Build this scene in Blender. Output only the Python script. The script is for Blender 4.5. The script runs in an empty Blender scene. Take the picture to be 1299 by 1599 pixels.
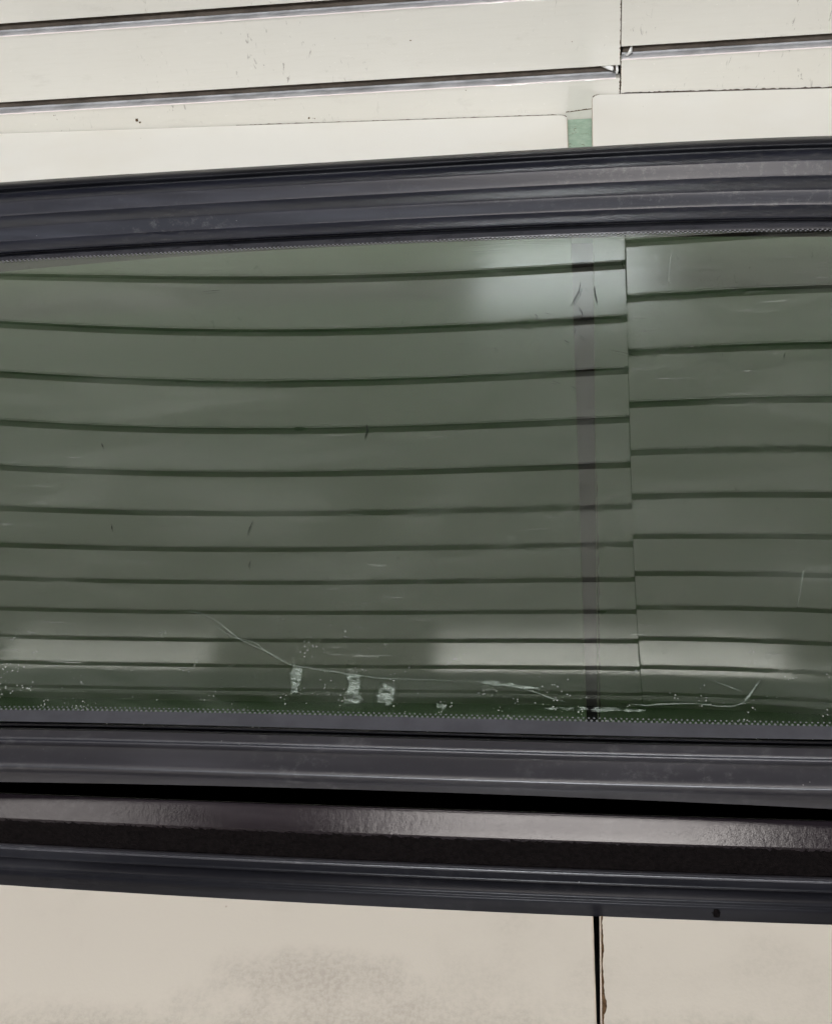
import bpy, bmesh, math, random
from mathutils import Vector, Matrix, noise
random.seed(7)
S = bpy.context.scene
COL = S.collection

# ------------------------------------------------------------------ camera
cam_d = bpy.data.cameras.new('camera')
cam = bpy.data.objects.new('camera', cam_d); COL.objects.link(cam)
R = Matrix(((0.98894920, 0.00410352, 0.14819800),
            (0.10907139, 0.65690725, -0.74604041),
            (-0.10041374, 0.75396023, 0.64920032)))
m4 = R.to_4x4(); m4.translation = Vector((0.0, -1.105, 0.44513))
cam.matrix_world = m4
cam_d.sensor_fit = 'VERTICAL'; cam_d.sensor_height = 24.0; cam_d.sensor_width = 24.0
cam_d.lens = 24.0*1805.74/1599.0
cam_d.clip_start = 0.01; cam_d.clip_end = 200.0
S.camera = cam

# ------------------------------------------------------------------ world and light
w = bpy.data.worlds.new('World'); S.world = w; w.use_nodes = True
nt = w.node_tree; bg = nt.nodes['Background']
sky = nt.nodes.new('ShaderNodeTexSky'); sky.sky_type = 'NISHITA'; sky.sun_disc = False
sky.sun_elevation = math.radians(35); sky.sun_rotation = math.radians(200)
nt.links.new(sky.outputs[0], bg.inputs[0]); bg.inputs[1].default_value = 0.05
S.view_settings.view_transform = 'Standard'; S.view_settings.look = 'None'
S.view_settings.exposure = -0.33; S.view_settings.gamma = 1.0; S.view_settings.use_curve_mapping = False
S.render.engine = 'CYCLES'
S.cycles.max_bounces = 12; S.cycles.transparent_max_bounces = 16; S.cycles.caustics_reflective = False
LAMP_NEAR, LAMP_FAR = 44.0, 180.0

# ------------------------------------------------------------------ measured shapes (metres)
TOP = [[0.07693,[-0.157841,-0.023305,-0.269511]],[0.08043,[-0.160399,-0.024405,-0.282157]],[0.07893,[-0.162417,-0.025665,-0.286841]],[0.07543,[-0.163051,-0.026352,-0.284734]],[0.07423,[-0.163719,-0.026836,-0.285497]],[0.07443,[-0.168373,-0.029335,-0.30061]],[0.07343,[-0.169091,-0.029818,-0.301767]],[0.06743,[-0.172973,-0.032472,-0.307585]],[0.06643,[-0.173665,-0.032936,-0.308734]],[0.06673,[-0.179955,-0.036123,-0.328602]],[0.06543,[-0.180856,-0.03671,-0.330117]],[0.05963,[-0.184207,-0.038985,-0.334945]],[0.05863,[-0.184852,-0.039408,-0.336026]],[0.05873,[-0.189991,-0.04186,-0.352405]],[0.05993,[-0.191017,-0.042211,-0.356737]],[0.05823,[-0.191102,-0.042437,-0.355403]],[0.05963,[-0.191876,-0.042646,-0.359115]],[0.05773,[-0.191893,-0.042862,-0.357397]],[0.05643,[-0.19242,-0.043251,-0.357837]]]
UPPER = [[0.05961,[-0.089903,-0.013395,-0.80228]],[0.05761,[-0.088992,-0.013334,-0.801386]],[0.06111,[-0.088925,-0.013227,-0.804792]],[0.06141,[-0.088063,-0.013108,-0.806024]],[0.05861,[-0.087344,-0.013093,-0.804179]],[0.06211,[-0.086954,-0.012948,-0.807891]],[0.06281,[-0.086144,-0.012827,-0.80942]],[0.06281,[-0.081588,-0.012258,-0.814307]],[0.06081,[-0.080423,-0.012162,-0.813761]],[0.06081,[-0.078613,-0.011937,-0.815699]],[0.06181,[-0.077827,-0.011818,-0.817413]],[0.06141,[-0.068122,-0.010653,-0.827201]],[0.05961,[-0.065856,-0.010417,-0.828073]],[0.05461,[-0.06364,-0.01024,-0.82636]]]
FLANGE = [[0.0335,[0.020543,0.004083,-0.821818]],[0.0345,[0.021246,0.004137,-0.823457]],[0.034,[0.02209,0.004209,-0.824379]],[0.0305,[0.029879,0.00486,-0.833559]]]
FOAM = [[0.0305,[0.029879,0.00486,-0.833559]],[0.0258,[0.032526,0.0051,-0.8348]],[0.0205,[0.035273,0.005355,-0.836004]],[0.0165,[0.037859,0.005589,-0.837763]]]
RUBBER = [[0.0165,[0.037859,0.005589,-0.837763]],[0.0172,[0.038546,0.005639,-0.83911]],[0.014,[0.038881,0.005689,-0.838037]],[0.0135,[0.039662,0.005755,-0.838945]],[0.01,[0.042007,0.005968,-0.840745]],[0.011,[0.042926,0.006033,-0.842557]],[0.01,[0.046105,0.006291,-0.846739]],[0.0085,[0.046559,0.006339,-0.846741]],[0.008,[0.047728,0.006434,-0.848225]],[0.0035,[0.049461,0.006608,-0.848852]],[0.0003,[0.050707,0.006734,-0.849371]]]
FRIT_TOP = [[-0.197452,-0.052712,-0.361039],[-0.183604,-0.046393,-0.367317],[-0.186082,-0.045514,-0.370966]]
FRIT_BOTTOM = [[-0.102639,-0.015577,-0.794373],[-0.096627,-0.014165,-0.795811],[-0.070712,-0.010554,-0.802794]]
MARKS = {"smear":[[[-0.13234,-0.76625],[-0.12664,-0.76833],[-0.12575,-0.77641],[-0.12663,-0.78115],[-0.12679,-0.78649],[-0.13049,-0.78521],[-0.13042,-0.77947],[-0.13297,-0.77224]],[[-0.10651,-0.76774],[-0.10141,-0.76871],[-0.09927,-0.7756],[-0.09895,-0.7838],[-0.09633,-0.78827],[-0.09869,-0.79146],[-0.10563,-0.79031],[-0.10631,-0.78404],[-0.10514,-0.77866],[-0.10682,-0.77328]],[[-0.09221,-0.78113],[-0.08946,-0.77605],[-0.08535,-0.77702],[-0.08343,-0.77875],[-0.08309,-0.78856],[-0.08646,-0.79072],[-0.08887,-0.78942],[-0.09157,-0.7902]],[[-0.06616,-0.78808],[-0.06293,-0.78697],[-0.05993,-0.78963],[-0.06143,-0.79137],[-0.06479,-0.79078]],[[-0.0017,-0.78883],[0.00893,-0.78804],[0.02338,-0.78925],[0.02382,-0.79123],[0.01021,-0.79069],[-0.0009,-0.79149]],[[-0.05135,-0.77515],[-0.04665,-0.77435],[-0.0332,-0.77624],[-0.01663,-0.77844],[-0.01796,-0.7802],[-0.0331,-0.77834],[-0.0442,-0.77784]],[[-0.02044,-0.78912],[-0.01105,-0.78829],[0.00097,-0.7888],[0.00016,-0.79048],[-0.01102,-0.79031],[-0.0196,-0.79045]]],"line":[[[[0.01293,-0.78666],[0.02345,-0.78725],[0.03395,-0.78653],[0.04435,-0.7865],[0.05148,-0.78783],[0.0584,-0.78784],[0.06239,-0.78619],[0.06538,-0.78186],[0.06851,-0.77646],[0.07384,-0.7703]],3.2],[[[-0.04767,-0.77579],[-0.03591,-0.77734],[-0.02478,-0.7803],[-0.01651,-0.78396],[-0.00892,-0.78657]],2.4],[[[-0.19292,-0.7362],[-0.184,-0.73762],[-0.17331,-0.7427],[-0.16095,-0.75322],[-0.14796,-0.75986],[-0.13795,-0.76491],[-0.13074,-0.76845]],2.0],[[[-0.18724,-0.73729],[-0.17631,-0.7432],[-0.16417,-0.75252],[-0.15355,-0.75497],[-0.14113,-0.76387],[-0.1328,-0.76852],[-0.11318,-0.77163],[-0.10125,-0.77384],[-0.0781,-0.77575]],1.3],[[[-0.12507,-0.77051],[-0.11023,-0.77191],[-0.0925,-0.77469],[-0.05555,-0.77524]],1.2],[[[0.05452,-0.39984],[0.05235,-0.41682],[0.05003,-0.44492]],1.4],[[[0.09703,-0.70721],[0.09377,-0.72115],[0.09005,-0.73492]],1.3],[[[0.04794,-0.77289],[0.05553,-0.77638],[0.06294,-0.7805]],1.2],[[[-0.32568,-0.6249],[-0.31948,-0.6231],[-0.31127,-0.62654]],1.5],[[[-0.32254,-0.62312],[-0.31501,-0.62773]],1.2],[[[-0.15137,-0.58602],[-0.13595,-0.58939]],1.0],[[[-0.07742,-0.45218],[-0.07662,-0.4572]],1.4],[[[-0.03681,-0.69772],[-0.01234,-0.69258],[0.00602,-0.68925]],1.0]],"dark":[[[[-0.00518,-0.43592],[-0.00596,-0.44764],[-0.00872,-0.45887],[-0.01186,-0.46741]],1.4],[[[-0.00393,-0.44282],[-0.00553,-0.45346],[-0.0087,-0.4629],[-0.01105,-0.46828]],0.8],[[[0.00381,-0.44274],[0.00414,-0.45437],[0.00527,-0.46497]],2.2],[[[0.00136,-0.44585],[0.00666,-0.44218]],1.0],[[[-0.00271,-0.44545],[-0.00027,-0.44652]],1.8],[[[-0.00667,-0.46787],[-0.00426,-0.47438],[-0.00347,-0.47833]],1.2],[[[-0.00771,-0.49244],[-0.0092,-0.50121]],1.0],[[[-0.12384,-0.58904],[-0.1226,-0.59512],[-0.12293,-0.60284]],2.4],[[[-0.1714,-0.67206],[-0.17189,-0.67752],[-0.17193,-0.68338]],1.4],[[[-0.16609,-0.70217],[-0.16605,-0.70673]],1.8],[[[-0.2465,-0.67559],[-0.24506,-0.68009]],1.6],[[[-0.27494,-0.60615],[-0.27261,-0.60976]],4.0],[[[-0.26152,-0.43231],[-0.24827,-0.43098]],1.2],[[[0.11057,-0.53029],[0.10887,-0.53551]],1.2],[[[0.02157,-0.41155],[0.02297,-0.42239]],0.8],[[[-0.03327,-0.47507],[-0.03115,-0.47914]],1.8],[[[-0.03683,-0.47635],[-0.03432,-0.47966]],1.2],[[[-0.02731,-0.47399],[-0.02246,-0.47673]],1.0],[[[-0.01567,-0.50656],[-0.01103,-0.51123]],1.4],[[[-0.00535,-0.50224],[-0.0019,-0.50687]],1.1],[[[-0.05711,-0.51313],[-0.05461,-0.51615]],1.0],[[[-0.09673,-0.37808],[-0.05209,-0.37585],[-0.00579,-0.38411]],0.6],[[[-0.08699,-0.38686],[-0.056,-0.38617]],0.6],[[[0.01159,-0.51996],[0.0208,-0.52411],[0.02911,-0.52952]],0.6],[[[-0.02162,-0.55024],[-0.01606,-0.55446]],1.0],[[[-0.01059,-0.55607],[-0.00622,-0.56143]],1.0]]}
COEF = [[0,1,-0.005488],[0,2,-0.005046],[0,3,-0.001745],[0,4,-0.002732],[0,5,-0.000158],[1,0,0.001466],[1,1,0.002535],[1,2,-0.002264],[1,3,-0.000544],[1,4,0.000112],[2,0,0.006583],[2,1,-0.000757],[2,2,-8e-05],[2,3,-0.00179],[3,0,-0.001439],[3,1,-0.003447],[3,2,0.00454],[4,0,-0.001972],[4,1,0.0003]]


CO = [(int(i), int(j), a) for i, j, a in COEF]
def pane_z(x, y):
    x = min(max(x, -.46), .165); y = min(max(y, -.86), -.33)
    u = (x+.1)/.3; v = (y+.5)/.3
    return .06 + sum(a*u**i*v**j for i, j, a in CO)
def q3(q, x): return q[0]*x*x + q[1]*x + q[2]
X0, X1 = -.64, .40

# ------------------------------------------------------------------ helpers
def tag(o, label=None, cat=None, group=None, kind=None):
    if label: o['label'] = label
    if cat: o['category'] = cat
    if group: o['group'] = group
    if kind: o['kind'] = kind
    return o
def root(name, loc, label, cat, group=None):
    o = bpy.data.objects.new(name, None); COL.objects.link(o); o.location = loc
    o.empty_display_size = .05
    bpy.context.view_layer.update()
    return tag(o, label, cat, group)
def link(name, me, mats, parent=None, smooth=False):
    me.name = name
    for m in (mats if isinstance(mats, (list, tuple)) else [mats]): me.materials.append(m)
    if smooth:
        me.polygons.foreach_set('use_smooth', [True]*len(me.polygons))
    o = bpy.data.objects.new(name, me); COL.objects.link(o)
    if parent:
        o.parent = parent; o.matrix_parent_inverse = Matrix.Translation(-world_loc(parent))
    me.update()
    return o
def world_loc(o):
    v = Vector((0, 0, 0))
    if o.type == 'EMPTY': v = o.location.copy()
    return v
def from_py(vs, fs):
    me = bpy.data.meshes.new('mesh'); me.from_pydata(vs, [], fs); me.update(); return me
def finish(bm):
    bmesh.ops.recalc_face_normals(bm, faces=bm.faces)
    me = bpy.data.meshes.new('mesh'); bm.to_mesh(me); bm.free(); return me
def box_me(x0, x1, y0, y1, z0, z1, bev=0, seg=2):
    bm = bmesh.new()
    bmesh.ops.create_cube(bm, size=1, matrix=Matrix.Translation(((x0+x1)/2, (y0+y1)/2, (z0+z1)/2)) @ Matrix.Diagonal((x1-x0, y1-y0, z1-z0, 1)))
    if bev: bmesh.ops.bevel(bm, geom=list(bm.edges), offset=bev, segments=seg, affect='EDGES', profile=.5)
    return finish(bm)
def prism_me(outline, z0, z1, bev=0, topz=None):
    """outline in x,y; topz(x,y) gives a sloping top"""
    bm = bmesh.new()
    up = [bm.verts.new((x, y, (topz(x, y) if topz else z1))) for x, y in outline]
    dn = [bm.verts.new((x, y, z0)) for x, y in outline]
    f = bm.faces.new(up); bm.faces.new(dn[::-1]); n = len(outline)
    for i in range(n): bm.faces.new((up[i], dn[i], dn[(i+1) % n], up[(i+1) % n]))
    if bev: bmesh.ops.bevel(bm, geom=[e for e in f.edges], offset=bev, segments=2, affect='EDGES', profile=.5)
    return finish(bm)

# ------------------------------------------------------------------ materials
class N:
    def __init__(s, name):
        s.m = bpy.data.materials.new(name); s.m.use_nodes = True
        s.t = s.m.node_tree; s.t.nodes.clear()
        s.out = s.new('ShaderNodeOutputMaterial')
        s.geo = s.new('ShaderNodeNewGeometry')
        s.pos = s.geo.outputs['Position']
    def new(s, k, **kw):
        n = s.t.nodes.new(k)
        for a, b in kw.items(): setattr(n, a, b)
        return n
    def put(s, sock, v):
        if isinstance(v, bpy.types.NodeSocket): s.t.links.new(v, sock)
        elif v is not None: sock.default_value = v
    def scaled(s, sc, rot=0):
        n = s.new('ShaderNodeMapping'); s.put(n.inputs[0], s.pos); n.inputs['Scale'].default_value = sc; n.inputs['Rotation'].default_value = (0, 0, rot)
        return n.outputs[0]
    def noise(s, scale, detail=4, rough=.55, vec=None, dist=0):
        n = s.new('ShaderNodeTexNoise'); s.put(n.inputs['Vector'], vec or s.pos)
        n.inputs['Scale'].default_value = scale; n.inputs['Detail'].default_value = detail; n.inputs['Roughness'].default_value = rough
        n.inputs['Distortion'].default_value = dist
        return n.outputs[0]
    def voro(s, scale, vec=None, feature='F1', rnd=1):
        n = s.new('ShaderNodeTexVoronoi', feature=feature); s.put(n.inputs['Vector'], vec or s.pos); n.inputs['Scale'].default_value = scale
        n.inputs['Randomness'].default_value = rnd
        return n
    def ramp(s, v, lo, hi, a=0., b=1.):
        n = s.new('ShaderNodeMapRange'); n.clamp = True; s.put(n.inputs[0], v)
        n.inputs[1].default_value = lo; n.inputs[2].default_value = hi; n.inputs[3].default_value = a; n.inputs[4].default_value = b
        n.interpolation_type = 'SMOOTHSTEP'
        return n.outputs[0]
    def math(s, op, a, b=None, c=None):
        n = s.new('ShaderNodeMath', operation=op); s.put(n.inputs[0], a)
        if b is not None: s.put(n.inputs[1], b)
        if c is not None: s.put(n.inputs[2], c)
        return n.outputs[0]
    def mix(s, f, a, b):
        n = s.new('ShaderNodeMix', data_type='RGBA'); s.put(n.inputs[0], f)
        s.put(n.inputs[6], a); s.put(n.inputs[7], b); return n.outputs[2]
    def axis(s, i):
        n = s.new('ShaderNodeSeparateXYZ'); s.put(n.inputs[0], s.pos); return n.outputs[i]
    def bump(s, h, strength, dist=.001, normal=None):
        n = s.new('ShaderNodeBump'); s.put(n.inputs['Height'], h); n.inputs['Strength'].default_value = strength; n.inputs['Distance'].default_value = dist
        if normal: s.put(n.inputs['Normal'], normal)
        return n.outputs[0]
    def bsdf(s, color, rough, normal=None, spec=.5, metal=0., ior=1.45):
        n = s.new('ShaderNodeBsdfPrincipled'); s.put(n.inputs['Base Color'], color); s.put(n.inputs['Roughness'], rough)
        n.inputs['Metallic'].default_value = metal; n.inputs['IOR'].default_value = ior
        s.put(n.inputs['Specular IOR Level'], spec)
        if normal: s.put(n.inputs['Normal'], normal)
        return n.outputs[0]
    def done(s, sh): s.put(s.out.inputs[0], sh); return s.m
def rgb(r, g, b): return (r, g, b, 1.)

def mat_laminate(name, base, worn, rough=.22, seed=0.):
    n = N(name)
    big = n.noise(3.1+seed, 3, .5)
    grain = n.noise(60, 4, .6, n.scaled((.35, 1, 14)))
    col = n.mix(n.ramp(big, .35, .7), rgb(*base), rgb(*worn))
    col = n.mix(n.math('MULTIPLY', n.ramp(n.noise(420, 4, .7, n.scaled((.05, 1, 1))), .45, .75), .16), col, rgb(base[0]*.8, base[1]*.78, base[2]*.72))
    oi = n.new('ShaderNodeObjectInfo')
    col = n.mix(n.math('MULTIPLY', oi.outputs['Random'], .45), col, rgb(base[0]*.86, base[1]*.85, base[2]*.82))
    smg = n.ramp(n.noise(38, 5, .7, n.scaled((.6, 1, 1.6))), .56, .74)
    col = n.mix(n.math('MULTIPLY', smg, .16), col, rgb(.33, .30, .25))
    scr = n.noise(150, 3, .7, n.scaled((1, 1, .35), 0), 1.4)
    where = n.ramp(n.noise(9, 2, .5), .46, .62)
    col = n.mix(n.math('MULTIPLY', n.math('MULTIPLY', n.ramp(scr, .63, .71), where), .6), col, rgb(.16, .14, .12))
    v = n.voro(42)
    spot = n.math('MULTIPLY', n.ramp(v.outputs['Distance'], .0, .045, 1, 0), n.ramp(n.noise(23, 1, .5), .49, .55))
    col = n.mix(spot, col, rgb(.09, .075, .05))
    bm_ = n.bump(n.noise(600, 3, .7, n.scaled((.03, 1, 1))), .12, .0003)
    r = n.ramp(n.noise(16, 3, .6), .3, .7, rough-.02, rough+.025)
    wear = n.ramp(n.noise(300, 4, .75, n.scaled((.45, 1, 1.1))), .60, .68)
    r = n.math('ADD', r, n.math('MULTIPLY', wear, .25))
    bm_ = n.bump(n.ramp(n.noise(330, 4, .75, n.scaled((.5, 1, 1.2))), .60, .70), -.6, .0007, bm_)
    return n.done(n.bsdf(col, r, bm_, .85))
M_slat = mat_laminate('cream_laminate', (.64, .615, .56), (.615, .585, .525), .08)
M_slat2 = mat_laminate('cream_laminate_right', (.635, .61, .555), (.61, .58, .52), .09, .9)

def mat_board():
    n = N('white_melamine')
    big = n.noise(5, 4, .55)
    col = n.mix(n.ramp(big, .4, .7), rgb(.76, .75, .705), rgb(.73, .71, .65))
    y = n.axis(1); x = n.axis(0)
    # light fall-off painted into the front as a darker, warmer tone; real dirt on top
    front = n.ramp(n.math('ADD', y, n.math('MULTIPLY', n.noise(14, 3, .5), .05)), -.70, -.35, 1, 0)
    blot = n.ramp(n.math('ADD', n.noise(13, 5, .62), n.math('MULTIPLY', y, -1.2)), 1.50, 1.72)
    fine = n.ramp(n.noise(420, 3, .7), .36, .66, .45, 1)
    spot = None
    for cx, cy, rx, ry in ((-.110, -.884, .050, .016), (-.075, -.905, .110, .024), (-.20, -.914, .07, .017), (.050, -.906, .075, .021), (.10, -.94, .2, .02), (-.13, -.95, .25, .03)):
        dx = n.math('DIVIDE', n.math('SUBTRACT', x, cx), rx); dy = n.math('DIVIDE', n.math('SUBTRACT', y, cy), ry)
        dd = n.math('ADD', n.math('MULTIPLY', dx, dx), n.math('MULTIPLY', dy, dy))
        dd = n.math('ADD', dd, n.math('MULTIPLY', n.noise(70, 5, .7), 2.2))
        m = n.ramp(dd, .9, 2.4, 1, 0); spot = m if spot is None else n.math('MAXIMUM', spot, m)
    blot = n.math('MAXIMUM', n.math('MULTIPLY', blot, .45), spot)
    dirt = n.math('MULTIPLY', n.math('MULTIPLY', front, blot), fine)
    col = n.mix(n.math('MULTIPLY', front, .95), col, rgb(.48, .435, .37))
    col = n.mix(n.math('MULTIPLY', dirt, .68), col, rgb(.30, .265, .225))
    sp = n.voro(60)
    spot = n.math('MULTIPLY', n.ramp(sp.outputs['Distance'], .0, .05, 1, 0), n.ramp(n.noise(31, 1, .5), .57, .6))
    col = n.mix(n.math('MULTIPLY', spot, .8), col, rgb(.25, .2, .15))
    b = n.bump(n.noise(700, 3, .6), .12, .0005)
    return n.done(n.bsdf(col, n.ramp(blot, 0, 1, .3, .5), b, .4))
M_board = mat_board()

def mat_simple(name, col, rough, bumpscale=0, bstr=.2, bdist=.0005, spec=.5, metal=0, var=0., vscale=40):
    n = N(name); c = rgb(*col)
    if var: c = n.mix(n.ramp(n.noise(vscale, 5, .6), .35, .68), rgb(*col), rgb(*[v*(1-var) for v in col]))
    nb = n.bump(n.noise(bumpscale, 4, .6), bstr, bdist) if bumpscale else None
    return n.done(n.bsdf(c, rough, nb, spec, metal))
M_liner = mat_simple('grey_groove_liner', (.60, .59, .60), .4, 300, .2, .0004, var=.35, vscale=35)
M_lip = mat_simple('pale_liner_lip', (.80, .72, .70), .35)
M_void = mat_simple('dark_fibreboard', (.13, .105, .085), .9, 500, .5, .001, .2, var=.4)
M_core = mat_simple('chipped_particleboard_and_shade', (.14, .085, .045), .95, 900, .9, .002, .1, var=.6, vscale=500)
M_edge = mat_simple('pale_edge_band', (.55, .47, .38), .5, 400, .2, .0004, var=.2, vscale=90)
def mat_green():
    n = N('worn_green_paint')
    col = n.mix(n.ramp(n.noise(120, 4, .6), .4, .65), rgb(.29, .40, .31), rgb(.35, .46, .37))
    d = n.ramp(n.noise(85, 5, .75, None, 1.5), .56, .66)
    col = n.mix(n.math('MULTIPLY', d, .85), col, rgb(.16, .13, .08))
    return n.done(n.bsdf(col, .6, n.bump(n.noise(400, 3, .6), .3, .0008), .3))
M_green = mat_green()

def mat_plastic(name, col, rough, dust=.0, orange=0., seed=0., spec=.5):
    n = N(name)
    streak = n.noise(30, 3, .5, n.scaled((.3, 3, 3)))
    c = n.mix(n.ramp(streak, .42, .72), rgb(*col), rgb(*[min(1, v*1.5+.004) for v in col]))
    if dust:
        d = n.math('MULTIPLY', n.ramp(n.noise(170+seed, 5, .75), .5, .72), n.ramp(n.noise(8+seed, 3, .5), .4, .62))
        c = n.mix(n.math('MULTIPLY', d, dust), c, rgb(.17, .165, .165))
    sp = n.voro(260); spot = n.math('MULTIPLY', n.ramp(sp.outputs['Distance'], 0, .10, 1, 0), n.ramp(n.noise(60, 1, .5), .66, .7))
    c = n.mix(n.math('MULTIPLY', spot, .7), c, rgb(.45, .44, .42))
    h = n.noise(1300, 3, .6)
    b = n.bump(h, .12, .0002)
    b = n.bump(n.noise(25, 2, .5, n.scaled((.4, 1, 1))), .08, .0012, b)
    if orange:
        b = n.bump(n.noise(330, 3, .55), orange, .0011, b)
        pit = n.ramp(n.noise(430, 4, .65, n.scaled((.7, 1.3, 1))), .58, .68)
        b = n.bump(n.math('MULTIPLY', pit, n.ramp(n.noise(9, 2, .5), .35, .6)), -.9, .0012, b)
    rr = n.ramp(streak, .3, .75, rough-.015, rough+.03)
    return n.done(n.bsdf(c, rr, b, spec))
M_frame = mat_plastic('black_moulding', (.012, .013, .020), .31, .30, spec=.42)
M_frame2 = mat_plastic('scuffed_black_moulding', (.022, .021, .025), .34, .3, 0, 3.)
M_gloss = mat_plastic('glossy_black_flange', (.010, .007, .009), .17, .08, .05, spec=.24)
M_seal = mat_plastic('black_rubber_seal', (.007, .007, .009), .28, .04, spec=.10)
M_foam = mat_simple('black_foam_tape', (.009, .007, .007), .95, 1500, 1.0, .002, .04, var=.5, vscale=500)
M_frit = mat_simple('black_enamel', (.055, .055, .063), .16, 900, .15, .0002, .6, var=.2, vscale=60)
M_dot = mat_simple('enamel_dot', (.11, .115, .12), .22, 0, spec=.6)

TINT = (.455, .57, .45, 1.)
M_dot2 = mat_simple('pale_enamel_dot', (.20, .20, .23), .3, 0, spec=.6)
def mat_glass():
    n = N('green_tinted_glass')
    t = n.new('ShaderNodeBsdfTransparent'); t.inputs[0].default_value = TINT
    # dried water, wiping marks and grease: local roughness and ripple
    x = n.axis(0); y = n.axis(1)
    patch = n.math('MULTIPLY', n.ramp(n.noise(9, 3, .6, None, .4), .60, .72), .6)
    for cx, cy, rx, ry in ((-.03, -.50, .065, .045), (.045, -.49, .040, .050), (-.03, -.675, .085, .030), (.09, -.62, .07, .02), (-.22, -.56, .06, .02)):
        dx = n.math('DIVIDE', n.math('SUBTRACT', x, cx), rx); dy = n.math('DIVIDE', n.math('SUBTRACT', y, cy), ry)
        dd = n.math('ADD', n.math('MULTIPLY', dx, dx), n.math('MULTIPLY', dy, dy))
        dd = n.math('ADD', dd, n.math('MULTIPLY', n.noise(28, 3, .6), 1.6))
        patch = n.math('MAXIMUM', patch, n.ramp(dd, .9, 1.9, 1, 0))
    rip = n.noise(150, 4, .7, n.scaled((1, .6, 1), .5), 1.2)
    fine = n.noise(1500, 2, .7, n.scaled((.25, 1.5, 1)))
    b = n.bump(n.math('MULTIPLY', rip, patch), .035, .0003)
    g = n.new('ShaderNodeBsdfAnisotropic'); g.inputs['Color'].default_value = (.94, 1, .95, 1)
    n.put(g.inputs['Roughness'], n.math('MULTIPLY', n.ramp(rip, .4, .75, .0, .02), patch)); n.put(g.inputs['Normal'], b)
    fr = n.new('ShaderNodeFresnel'); fr.inputs[0].default_value = 2.02; n.put(fr.inputs[1], b)
    mx = n.new('ShaderNodeMixShader'); n.put(mx.inputs[0], fr.outputs[0]); n.put(mx.inputs[1], t.outputs[0]); n.put(mx.inputs[2], g.outputs[0])
    # thin film of dust, specks denser toward the lower edge
    d = n.new('ShaderNodeBsdfDiffuse'); d.inputs[0].default_value = (.55, .58, .53, 1)
    film = n.math('MULTIPLY', n.ramp(n.noise(13, 5, .65, n.scaled((.5, 1.6, 1), .4), .8), .46, .74), .06)
    streak = n.math('MULTIPLY', n.math('MULTIPLY', n.ramp(n.noise(230, 3, .7, n.scaled((.12, 1.6, 1), .62)), .63, .74), n.ramp(n.noise(12, 3, .6), .46, .60)), .30)
    v = n.voro(620)
    low = n.ramp(y, -.805, -.70, 1, .10)
    size = n.math('MULTIPLY', n.ramp(n.noise(120, 1, .5), .48, .70), .26)
    spk = n.math('MULTIPLY', n.math('GREATER_THAN', size, v.outputs['Distance']), n.math('MULTIPLY', low, n.ramp(n.noise(17, 3, .6), .38, .6, .15, 1)))
    fac = n.math('ADD', n.math('ADD', film, streak), n.math('MULTIPLY', spk, .55))
    fac = n.math('ADD', fac, n.math('MULTIPLY', n.math('MULTIPLY', patch, n.ramp(rip, .35, .7)), .03))
    fac = n.math('ADD', fac, .004)
    m2 = n.new('ShaderNodeMixShader'); n.put(m2.inputs[0], fac); n.put(m2.inputs[1], mx.outputs[0]); n.put(m2.inputs[2], d.outputs[0])
    return n.done(m2.outputs[0])
M_glass = mat_glass()
def mat_glass_back():
    n = N('green_tinted_glass_body'); t = n.new('ShaderNodeBsdfTransparent'); t.inputs[0].default_value = TINT
    return n.done(t.outputs[0])
M_glassb = mat_glass_back()
def mat_smear(name, col, lo, hi, alpha, sc=260):
    n = N(name)
    t = n.new('ShaderNodeBsdfTransparent'); d = n.new('ShaderNodeBsdfDiffuse'); d.inputs[0].default_value = rgb(*col)
    at = n.new('ShaderNodeAttribute', attribute_name='fade')
    fd = n.math('SUBTRACT', n.math('ADD', n.noise(sc, 5, .75, n.scaled((.8, 1.8, 1))), n.math('MULTIPLY', at.outputs['Fac'], .45)), .42)
    f = n.math('MULTIPLY', n.math('MULTIPLY', n.ramp(fd, lo, hi), n.ramp(at.outputs['Fac'], 0, .35)), alpha)
    m = n.new('ShaderNodeMixShader'); n.put(m.inputs[0], f); n.put(m.inputs[1], t.outputs[0]); n.put(m.inputs[2], d.outputs[0])
    return n.done(m.outputs[0])
M_smear = mat_smear('dried_adhesive', (.46, .53, .47), .40, .64, .46)
M_line = mat_smear('chalky_scratch', (.46, .53, .47), .18, .46, .34, 420)
M_dark = mat_smear('dark_scuff', (.02, .024, .02), -.02, .22, .85, 500)
def mat_emit(name, col, st):
    n = N(name); e = n.new('ShaderNodeEmission'); e.inputs[0].default_value = col; e.inputs[1].default_value = st
    return n.done(e.outputs[0])
M_emit = mat_emit('near_lamp_diffuser', (1, .94, .90, 1), LAMP_NEAR); M_emit3 = mat_emit('dim_lamp_diffuser', (1, .94, .90, 1), LAMP_NEAR*.38); M_emit2 = mat_emit('far_lamp_diffuser', (.93, .965, 1, 1), LAMP_FAR)  # second near lamp set dimmer to weaken its mirrored strip
M_white = mat_simple('white_painted_metal', (.7, .7, .7), .4)
M_ceil = mat_simple('ceiling_paint', (.13, .13, .135), .9, 60, .3, .003, .2, var=.1)
M_conc = mat_simple('grey_concrete', (.13, .125, .12), .7, 60, .3, .002, .3, var=.3, vscale=6)
M_sky_block = mat_simple('sky_block_grey', (.06, .06, .065), .8, 60, .2, .002, .3, var=.1)
M_fascia = mat_simple('dark_wall_and_shade_box', (.02, .02, .018), .6, 200, .2, .0006, .3, var=.2)
M_clip = mat_simple('clear_white_plastic', (.75, .74, .72), .3)

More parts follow.
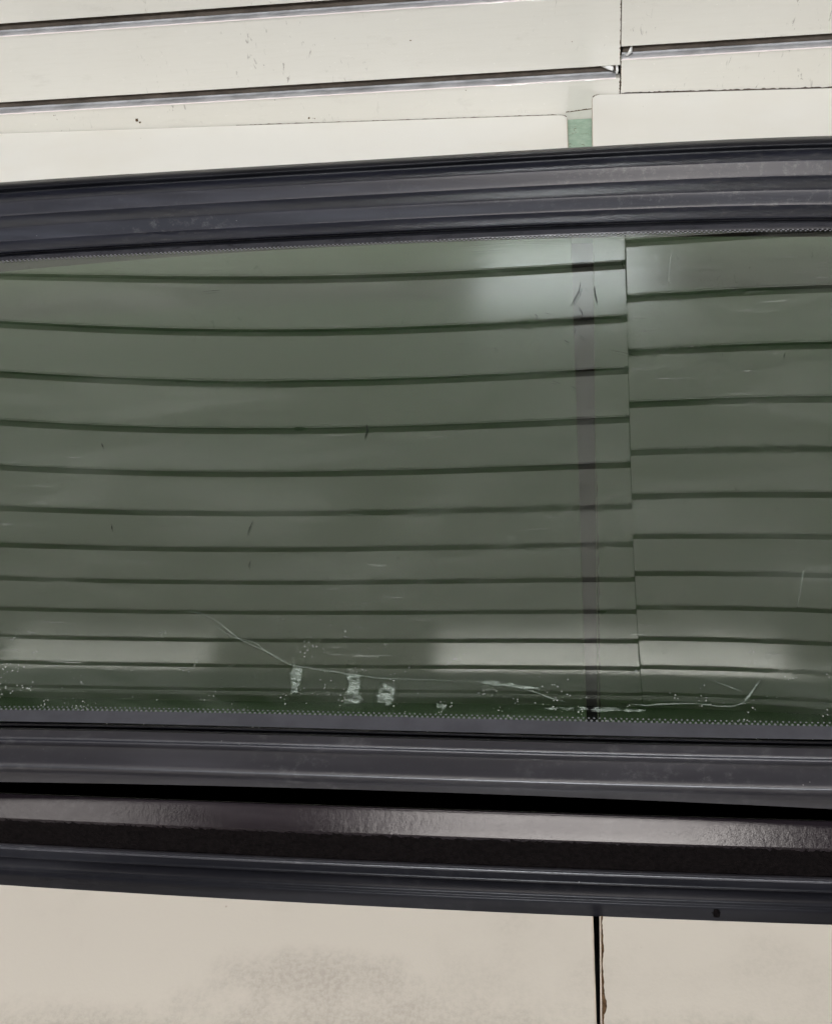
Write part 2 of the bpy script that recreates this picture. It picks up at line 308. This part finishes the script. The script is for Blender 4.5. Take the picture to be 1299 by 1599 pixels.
# ------------------------------------------------------------------ setting
def structure(name, me, m, sm=False):
    o = link(name, me, m, None, sm); o['kind'] = 'structure'; return o
structure('floor', box_me(-6, 6, -8, .6, -.86, -.80), M_conc)
structure('ceiling', box_me(-6, 6, -8, .6, 2.56, 2.62), M_ceil)
structure('sky_block_wall', box_me(-6, 6, -8.1, -8.0, -.80, 2.56), M_sky_block)  # added out of view to block sky light from behind
structure('back_wall', box_me(-6, 6, .05, .12, -.80, 2.56), M_fascia)

# added dark box above the slat panels, put there to shade the top slats
hd = link('shade_box', box_me(-2.4, 2.0, -.085, .045, 1.142, 1.50, .003), M_fascia)
tag(hd, 'added dark box shading the top of the cream slat panels', 'shade box')

# ------------------------------------------------------------------ slat panels
XJ = .0305
def slat_panel(x0, x1, grooves, zbot, ztop, mat, label, hw, hwl):
    r = root('slat_wall_panel', ((x0+x1)/2, 0, zbot), label, 'slat wall', 'cream slatwall panels behind the board')
    bk = link('backing_board', box_me(x0+.002, x1-.002, .0125, .030, zbot+.001, ztop), M_void, r)
    lo = zbot
    for i, g in enumerate(list(grooves)+[None]):
        hi = (g-.0060) if g is not None else ztop
        h = hw if i == 0 else .0009
        s = link('slat', box_me(x0, x1, 0, .0123, lo, hi, .0007, 2), mat, r)
        if g is None: break
        # u-shaped liner lying on the groove floor with a thin lip standing proud
        lm = link('groove_liner', box_me(x0+.001, x1-.004, .0002, .0122, g-.0059, g-.0051), M_liner, r)
        link('liner_back', box_me(x0+.001, x1-.004, .0112, .0121, g-.0050, g-.0036), M_liner, lm)
        lp = link('liner_lip', box_me(x0+.001, x1-.004, -.0011, .0000, g-.0062, g-.0051, .0003, 1), M_lip, lm)
        lo = g+.0060
    return r
gL = [.0318+.0762*k for k in range(15)]
gR = [.0488]+[-.0063+.07868*k for k in range(2, 15)]
pl = slat_panel(-2.4, XJ-.0002, gL, -.034, 1.14, M_slat, 'left cream slat panel with dark grooves and a clipped groove end at the joint', 0, 0)
pr = slat_panel(XJ+.0002, 2.0, gR, -.0300, 1.14, M_slat2, 'right cream slat panel whose grooves sit higher than those of its neighbour', 0, 0)

# broken clip ends at the joint
def blob(name, pts, rad, m, parent):
    bm = bmesh.new(); rings = []
    P = [Vector(p) for p in pts]
    for i, p in enumerate(P):
        d = (P[min(i+1, len(P)-1)]-P[max(i-1, 0)]).normalized()
        a = d.orthogonal().normalized(); b = d.cross(a)
        rr = rad[i] if isinstance(rad, (list, tuple)) else rad
        rings.append([bm.verts.new(p+a*rr*math.cos(t*math.pi/4)+b*rr*math.sin(t*math.pi/4)) for t in range(8)])
    for A, B in zip(rings, rings[1:]):
        for t in range(8): bm.faces.new((A[t], A[(t+1) % 8], B[(t+1) % 8], B[t]))
    bm.faces.new(rings[0][::-1]); bm.faces.new(rings[-1])
    return link(name, finish(bm), m, parent, True)
blob('broken_clip', [(.013, .006, .0365), (.018, .002, .0365), (.0225, -.0005, .0355), (.0250, .001, .0315)], [.0012, .0020, .0022, .0008], M_clip, pl)
blob('broken_clip', [(.0270, .003, .0370), (.0275, .001, .0330), (.0272, .003, .0290)], [.0010, .0014, .0010], M_clip, pl)
blob('liner_curl', [(.0335, .008, .0440), (.0365, .004, .0460), (.0395, .003, .0490), (.0405, .006, .0525)], [.0016, .0020, .0018, .0010], M_clip, pr)

def jagged(name, a, b, width, wj, n, zoff, m, parent, side, plane='y'):
    """ragged ribbon of chips or shade along a-b; width varies, with depth of half a millimetre"""
    A = Vector(a); B = Vector(b); s = Vector(side); vs = []; fs = []
    up = Vector((0, 0, 1)) if plane == 'z' else Vector((0, -1, 0))
    for i in range(n+1):
        t = i/n; p = A.lerp(B, t)
        wv = max(.0001, width + wj*noise.noise(Vector((t*n*.37+a[0]*91, a[2]*77, 3.1))) + wj*.6*random.uniform(-.5, .7))
        vs += [tuple(p+up*zoff), tuple(p+s*wv+up*zoff), tuple(p-up*.0006), tuple(p+s*wv-up*.0006)]
    for i in range(n):
        o = i*4; q = o+4
        fs += [(o, q, q+1, o+1), (o+1, q+1, q+3, o+3), (o, o+2, q+2, q)]
    return link(name, from_py(vs, fs), m, parent)
# brown broken edge at the joint and along the slat bottoms, with one shade line drawn in brown
jagged('chip_and_shade_edge', (XJ-.0003, -.0, .041), (XJ-.0003, 0, .10), .0003, .0010, 60, .0003, M_core, pl, (-1, 0, 0))
jagged('chip_and_shade_edge', (XJ-.0003, -.0, -.0), (XJ-.0003, 0, .024), .0004, .0007, 40, .0003, M_core, pl, (-1, 0, 0))
jagged('chip_and_shade_edge', (XJ+.0003, -.0, .0145), (XJ+.0003, 0, .042), .0004, .0006, 30, .0003, M_core, pr, (1, 0, 0))
jagged('chip_and_shade_edge', (.0315, 0, .0108), (.40, 0, -.0003), .0011, .0009, 240, .0003, M_void, pr, (0, 0, 1))
jagged('chip_and_shade_edge', (-.35, 0, .0008), (-.03, 0, -.0064), .0002, .0007, 160, .0003, M_core, pl, (0, 0, 1))  # shade line at the left board contact, drawn as a thin brown strip
jagged('chip_and_shade_edge', (-.021, 0, -.0045), (.0040, 0, -.0025), .0007, .0007, 30, .0003, M_core, pl, (0, 0, 1))
for cx, cz, rr in ((-.4517, .0125, .0030), (-.4490, .0095, .0018), (-.1648, .0731, .0013), (-.5375, .0217, .001), (-.274, .0046, .0022), (-.2685, .0035, .0012), (-.0142, .0624, .0008)):
    vs = [(cx, -.0004, cz)]; k = 11
    for i in range(k):
        q = rr*random.uniform(.3, 1.1); t = i*2*math.pi/k; vs.append((cx+q*.8*math.cos(t), -.0003, cz+q*.7*math.sin(t)))
    link('paint_chip', from_py(vs, [(0, 1+(i+1) % k, 1+i) for i in range(k)]), M_core, pl)

# ------------------------------------------------------------------ the two white boards
def arc(cx, cy, r, a0, a1, n=8): return [(cx+r*math.cos(math.radians(a0+(a1-a0)*i/n)), cy+r*math.sin(math.radians(a0+(a1-a0)*i/n))) for i in range(n+1)]
YF = -1.02
def edgeL(y): return -.0204+(y+.0)/(-.85)*(.0204+.0001)
def edgeR(y): return .0044+(y/-.85)*(-.0004)
def topL(x, y): return max(0, 1+y/.86)*(-.0064-(x+.021)*.0224)+.0
def topR(x, y): return max(0, 1+y/.86)*(.0118-(x-.0046)*.030)
YS = [-.0015-.008*k/12 for k in range(13)]+[-.012-.0135*k for k in range(75)]
def board(name, label, ef, top, sgn, rad, xfar):
    """sheet built row by row from the wall to the front edge, with a rounded rear corner"""
    r = root(name, (xfar/2, -.5, 0), label, 'display board', 'white boards under the glass')
    cols = [0, .002, .006, .012, .03, .06, .1, .15, .2, .26, .33, .4, .5, .7, 1.0, abs(xfar)]
    vs = []; fs = []; nc = len(cols)
    for y in YS:
        d = y-(-.0015-rad)
        ins = (rad-math.sqrt(max(0, rad*rad-d*d))) if d > 0 else 0
        xe = ef(y)+sgn*ins
        for c in cols:
            x = (xe+(xfar-xe)*c/cols[-1]); vs.append((x, y, top(x, y)))
    nv = len(vs)
    vs += [(a, b, -.0095) for a, b, c in vs]
    for i in range(len(YS)-1):
        for k in range(nc-1):
            a = i*nc+k; fs.append((a, a+1, a+nc+1, a+nc)); fs.append((nv+a, nv+a+nc, nv+a+nc+1, nv+a+1))
    for i in range(len(YS)-1):
        for k in (0, nc-1):
            a = i*nc+k; fs.append((a, a+nc, nv+a+nc, nv+a))
    for i in (0, len(YS)-1):
        for k in range(nc-1):
            a = i*nc+k; fs.append((a, a+1, nv+a+1, nv+a))
    me = from_py(vs, fs)
    bm = bmesh.new(); bm.from_mesh(me); bmesh.ops.recalc_face_normals(bm, faces=bm.faces); bm.to_mesh(me); bm.free()
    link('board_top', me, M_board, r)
    return r
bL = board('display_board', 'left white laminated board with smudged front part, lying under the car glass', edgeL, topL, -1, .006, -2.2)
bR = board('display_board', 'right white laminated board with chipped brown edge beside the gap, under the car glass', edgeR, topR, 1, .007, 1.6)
# pale edge bands standing in the gap
def band(parent, ef, top, sgn, th, y0=-.010, y1=YF, n=60):
    vs = []; fs = []
    for i in range(n+1):
        y = y0+(y1-y0)*i/n; x = ef(y)+sgn*.00002; z = top(x, y)
        vs += [(x, y, z+.0002), (x+sgn*th, y, z+.0000), (x+sgn*th, y, -.0095), (x, y, -.0095)]
    for i in range(n):
        o = i*4; q = o+4
        for k in range(3): fs.append((o+k, o+k+1, q+k+1, q+k))
    return link('edge_band', from_py(vs, fs), M_edge, parent)
band(bL, edgeL, topL, 1, .0007); band(bR, edgeR, topR, -1, .0006)
# chips along the right board's edge
vs = []; fs = []; n = 420
for i in range(n+1):
    y = -.56+(YF+.56)*i/n; x = edgeR(y)
    wv = min(1, .2+(-.56-y)*9)*.0006+.0008*noise.noise(Vector((y*120, 1, 2)))+random.uniform(0, .0003)
    if abs(y+.8865) < .0045: wv += .0011*math.cos((y+.8865)/.0045*math.pi/2)
    vs += [(x, y, .0003+topR(x, y)), (x+max(.0002, wv), y, .0003+topR(x, y)), (x+max(.0002, wv), y, -.0002)]
for i in range(n):
    o = i*3; q = o+3; fs += [(o, o+1, q+1, q), (o+1, o+2, q+2, q+1)]
link('chip_and_shade_edge', from_py(vs, fs), M_core, bR)
def chips(cx, cy, r, a0, a1, top, parent, w0=.0007, nn=50, spread=.0009):
    vs = []; fs = []
    for i in range(nn+1):
        t = math.radians(a0+(a1-a0)*i/nn); wv = max(.0001, w0+spread*noise.noise(Vector((i*.35, cx*50, 0)))+random.uniform(-.0003, .0005))
        for rr in (r+.0001, r-wv):
            x = cx+rr*math.cos(t); y = cy+rr*math.sin(t); vs.append((x, y, top(x, y)+.0003))
    for i in range(nn): fs.append((2*i, 2*i+1, 2*i+3, 2*i+2))
    return link('chipped_corner', from_py(vs, fs), M_core, parent)
chips(edgeL(0)-.006, -.0075, .006, 100, 0, topL, bL); chips(edgeR(0)+.007, -.0085, .007, 95, 180, topR, bR)
# green painted panel below the gap
gp = link('green_panel', box_me(-.9, .9, -.22, -.0022, -.028, -.0106, .0008), M_green)
tag(gp, 'worn green painted panel showing in the gap between the white boards', 'panel')
db = link('support_shelf', box_me(-2.2, 1.6, YF+.02, -.0, -.075, -.045), M_fascia)
tag(db, 'dark support shelf below the gap between the two boards', 'shelf')

# ------------------------------------------------------------------ moulded profiles
def chaikin(pts, it=2, keep=.22):
    for _ in range(it):
        o = [pts[0]]
        for a, b in zip(pts, pts[1:]):
            o.append(tuple(a[i]*(1-keep)+b[i]*keep for i in range(4))); o.append(tuple(a[i]*keep+b[i]*(1-keep) for i in range(4)))
        o.append(pts[-1]); pts = o
    return pts
def sweep(name, prof, zbase, m, parent, follow=None, x0=X0, x1=X1, nx=90, it=2, rough=0., keep=.22):
    """extrude a measured profile (z, y quadratic in x) along the length and close it underneath"""
    P = chaikin([(z, *q) for z, q in prof], it, keep)
    vs = []; fs = []; L = len(P)
    zr = follow and pane_z(-.1, follow)
    for i in range(nx+1):
        x = x0+(x1-x0)*i/nx; dz = (pane_z(x, follow)-zr) if follow else 0
        xe = min(max(x, -.52), .25)
        for z, a, b, c in P:
            y = a*xe*xe+b*xe+c
            r1 = rough*(noise.noise(Vector((x*700, y*900, z*900)))+.5*noise.noise(Vector((x*1700, y*1900, z*1900)))) if rough else 0
            vs.append((x, y-r1, z+dz+r1*.5))
        vs.append((x, vs[-1][1], zbase)); vs.append((x, vs[-L-1][1], zbase))
    T = L+2
    for i in range(nx):
        for k in range(T):
            a = i*T+k; b = i*T+(k+1) % T
            fs.append((a, b, b+T, a+T))
    fs.append(tuple(range(T))[::-1]); fs.append(tuple(nx*T+k for k in range(T)))
    me = from_py(vs, fs)
    bm = bmesh.new(); bm.from_mesh(me); bmesh.ops.recalc_face_normals(bm, faces=bm.faces); bm.to_mesh(me); bm.free()
    o = link(name, me, m, parent, True)
    me.set_sharp_from_angle(angle=math.radians(48))
    return o

glass = root('car_glass', (-.1, -.58, 0), 'dark green tinted car glass with black moulded frame lying on the white boards', 'car window')
low = root('lower_frame', (-.1, -.83, 0), 'glossy black flange with foam strip and rubber edge showing below the tinted glass', 'window frame')
sweep('outer_lip', TOP[0:5], .045, M_seal, glass, -.37)
sweep('upper_ridge', TOP[4:9], .05, M_frame, glass, -.37)
sweep('middle_ridge', TOP[8:13], .05, M_frame, glass, -.37)
sweep('inner_ridge', TOP[12:15], .05, M_frame, glass, -.37)
sweep('glass_seal', TOP[14:19], .05, M_seal, glass, -.37, keep=.15)
sweep('glass_seal', UPPER[0:7], .05, M_seal, glass, -.80, keep=.12)
sweep('lower_moulding', UPPER[6:14], .05, M_frame2, glass, -.80)
link('gap_backing', box_me(X0, X1, -.8225, -.786, .010, .020, .001), M_foam, low)  # added black backing that keeps the gap under the frame dark
fl = sweep('flange', [(FLANGE[0][0]-.006, FLANGE[0][1])]+FLANGE[0:4], .024, M_gloss, low)
sweep('foam_strip', [[z-.0001, [q[0], q[1], q[2]+.0004]] for z, q in FOAM], .010, M_foam, low, nx=900, it=2, rough=.0005)
sweep('rubber_edge', RUBBER[0:4], .008, M_frame2, low, keep=.15)
sweep('rubber_edge', RUBBER[3:11], .0, M_seal, low)
# side members closing the frame beyond both ends of the view
for xa, xb in ((X0-.045, X0+.004), (X1-.004, X1+.045)):
    link('side_moulding', box_me(xa, xb, -.832, -.285, .050, .0665, .005, 3), M_frame, glass)
    link('side_rail', box_me(xa, xb, -.845, -.285, .001, .034, .005, 3), M_seal, low)

# ------------------------------------------------------------------ pane
def pane():
    nx, ny = 260, 120; vs = []; fs = []
    for lay in (0, 1):
        for j in range(ny+1):
            y = -.352+(-.8045+.352)*j/ny
            for i in range(nx+1):
                x = X0+(X1-X0)*i/nx
                vs.append((x, y, pane_z(x, y)-lay*.004))
    W = nx+1; o2 = W*(ny+1)
    for j in range(ny):
        for i in range(nx):
            a = j*W+i
            fs.append((a, a+W, a+W+1, a+1)); fs.append((o2+a, o2+a+1, o2+a+W+1, o2+a+W))
    top = len(fs)
    me = from_py(vs, fs)
    o = link('glass_pane', me, [M_glass, M_glassb], glass, True)
    for p in me.polygons: p.material_index = p.index % 2
    return o
pane()
def frit(name, qa, qb, n=200, m=3):
    vs = []; fs = []
    for i in range(n+1):
        x = X0+(X1-X0)*i/n; xe = min(max(x, -.52), .25)
        for j in range(m+1):
            y = q3(qa, xe)*(1-j/m)+q3(qb, xe)*j/m; vs.append((x, y, pane_z(x, y)+.00018))
    for i in range(n):
        for j in range(m):
            a = i*(m+1)+j; fs.append((a, a+1, a+m+2, a+m+1))
    return link(name, from_py(vs, fs), M_frit, glass, True)
lift = lambda q, d: [q[0], q[1], q[2]+d]
frit('enamel_border', lift(FRIT_TOP[0], .014), FRIT_TOP[1])
frit('enamel_border', FRIT_BOTTOM[1], lift(FRIT_BOTTOM[2], 0))
def dots(name, rows, m):
    vs = []; fs = []
    for q, off, pitch, rad, stag in rows:
        nn = int((X1-X0)/pitch)
        for i in range(nn):
            x = X0+(i+stag)*pitch; xe = min(max(x, -.52), .25); y = q3(q, xe)+off; b = len(vs)
            k = 8
            for t in range(k):
                px = x+rad*math.cos(t*math.pi/4); py = y+rad*math.sin(t*math.pi/4); vs.append((px, py, pane_z(px, py)+.00030))
            fs.append(tuple(range(b, b+k)))
    o = link(name, from_py(vs, fs), m, glass); o['kind'] = 'stuff'
    return o
dots('enamel_dots', [(FRIT_BOTTOM[1], .0017, .00222, .00042, 0), (FRIT_BOTTOM[1], .0004, .00222, .00055, .5)], M_dot)
dots('enamel_dots', [(FRIT_TOP[1], -.0004, .0031, .00075, 0), (FRIT_TOP[1], -.0024, .0031, .0007, .5)], M_dot2)

# marks left on the glass
def on_glass(x, y, k): return (x, y, pane_z(x, y)+.0004+k)
for k, pl_ in enumerate(MARKS['smear']):
    c = [sum(p[0] for p in pl_)/len(pl_), sum(p[1] for p in pl_)/len(pl_)]
    vs = [on_glass(c[0], c[1], 0)]
    P = []
    for a, b in zip(pl_, pl_[1:]+pl_[:1]):
        for t in (0, .25, .5, .75):
            P.append((a[0]*(1-t)+b[0]*t+random.uniform(-.0004, .0004), a[1]*(1-t)+b[1]*t+random.uniform(-.0006, .0006)))
    K = len(P)
    for sc_ in (.7, 1.25):
        vs += [on_glass(c[0]+(x-c[0])*sc_, c[1]+(y-c[1])*sc_, 0) for x, y in P]
    me = from_py(vs, [(0, 1+i, 1+(i+1) % K) for i in range(K)]+[(1+i, 1+K+i, 1+K+(i+1) % K, 1+(i+1) % K) for i in range(K)])
    at = me.attributes.new('fade', 'FLOAT', 'POINT')
    for i in range(len(vs)): at.data[i].value = 1. if i <= K else 0.
    link('adhesive_smear', me, M_smear, glass)
def ribbon(name, pts, wpx, m, k=0):
    s = .00030 if pts[0][1] < -.6 else .0004
    P = [Vector((a[0], a[1])) for a in pts]; Q = []
    for a, b in zip(P, P[1:]):
        nn = max(2, int((b-a).length/.0015))
        for i in range(nn): Q.append(a.lerp(b, i/nn))
    Q.append(P[-1]); vs = []; fs = []
    for i, p in enumerate(Q):
        d = (Q[min(i+1, len(Q)-1)]-Q[max(i-1, 0)]).normalized(); nrm = Vector((-d.y, d.x))
        taper = min(1, .35+1.5*min(i, len(Q)-1-i)/max(4, len(Q)*.3))
        hw = .5*wpx*s*taper*(.75+.9*abs(noise.noise(Vector((i*.5, pts[0][0]*99, k)))))
        off = .0003*noise.noise(Vector((i*.21, k, pts[0][1]*50)))
        for q in (p+nrm*(hw*1.5+off), p+nrm*off, p-nrm*(hw*1.5-off)): vs.append(on_glass(q.x, q.y, .0001+k*.00001))
    for i in range(len(Q)-1):
        for t in (0, 1): fs.append((3*i+t, 3*i+t+1, 3*i+t+4, 3*i+t+3))
    me = from_py(vs, fs); at = me.attributes.new('fade', 'FLOAT', 'POINT')
    for i in range(len(Q)):
        e = min(1, min(i, len(Q)-1-i)/max(3, len(Q)*.2)); br = .55+.6*noise.noise(Vector((i*.13, k*3.1, 5)))
        for t in range(3): at.data[3*i+t].value = max(0, min(1, (.35+.65*e)*(br+.3))) if t == 1 else 0.
    return link(name, me, m, glass)
for k, (p, wd) in enumerate(MARKS['line']): ribbon('chalky_scratch', p, wd, M_line, k)
for k, (p, wd) in enumerate(MARKS['dark']): ribbon('dark_scuff', p, wd*1.0, M_dark, k+20)

# small blemishes
blob('rubber_notch', [(.0490, -.8478, .0052), (.0497, -.8486, .0058), (.0505, -.8486, .0058), (.0512, -.8478, .0052)], [.0008, .0019, .0019, .0008], M_foam, low)
blob('groove_debris', [(-.3490, .001, .4850), (-.3420, -.0012, .4850), (-.3350, -.001, .4855), (-.3320, .001, .4858)], [.0008, .0028, .0024, .0008], M_fascia, pl)
blob('groove_debris', [(-.0157, .001, .8715), (-.0110, -.0012, .8715), (-.0060, .001, .8715)], [.0010, .0034, .0010], M_fascia, pl)

# ------------------------------------------------------------------ ceiling lights
def ceiling_light(x, y, lx, ly, label, em):
    r = root('ceiling_light', (x, y, 2.56), label, 'ceiling light', 'ceiling lights')
    link('diffuser', box_me(x-lx/2, x+lx/2, y-ly/2, y+ly/2, 2.500, 2.508), em, r)
    t = .03
    for a in ((x-lx/2-t, x-lx/2, y-ly/2-t, y+ly/2+t), (x+lx/2, x+lx/2+t, y-ly/2-t, y+ly/2+t), (x-lx/2, x+lx/2, y-ly/2-t, y-ly/2), (x-lx/2, x+lx/2, y+ly/2, y+ly/2+t)):
        link('housing', box_me(*a, 2.490, 2.5595), M_white, r)
    return r
ceiling_light(-.04, -1.19, .87, .28, 'slim ceiling light mirrored as the bright strip low in the glass', M_emit)
ceiling_light(-1.48, -1.19, .70, .28, 'slim ceiling light mirrored in the left end of the glossy flange', M_emit3)
ceiling_light(-.20, -4.60, .82, 1.25, 'long ceiling light behind the viewer, its glare high in the glass', M_emit2)
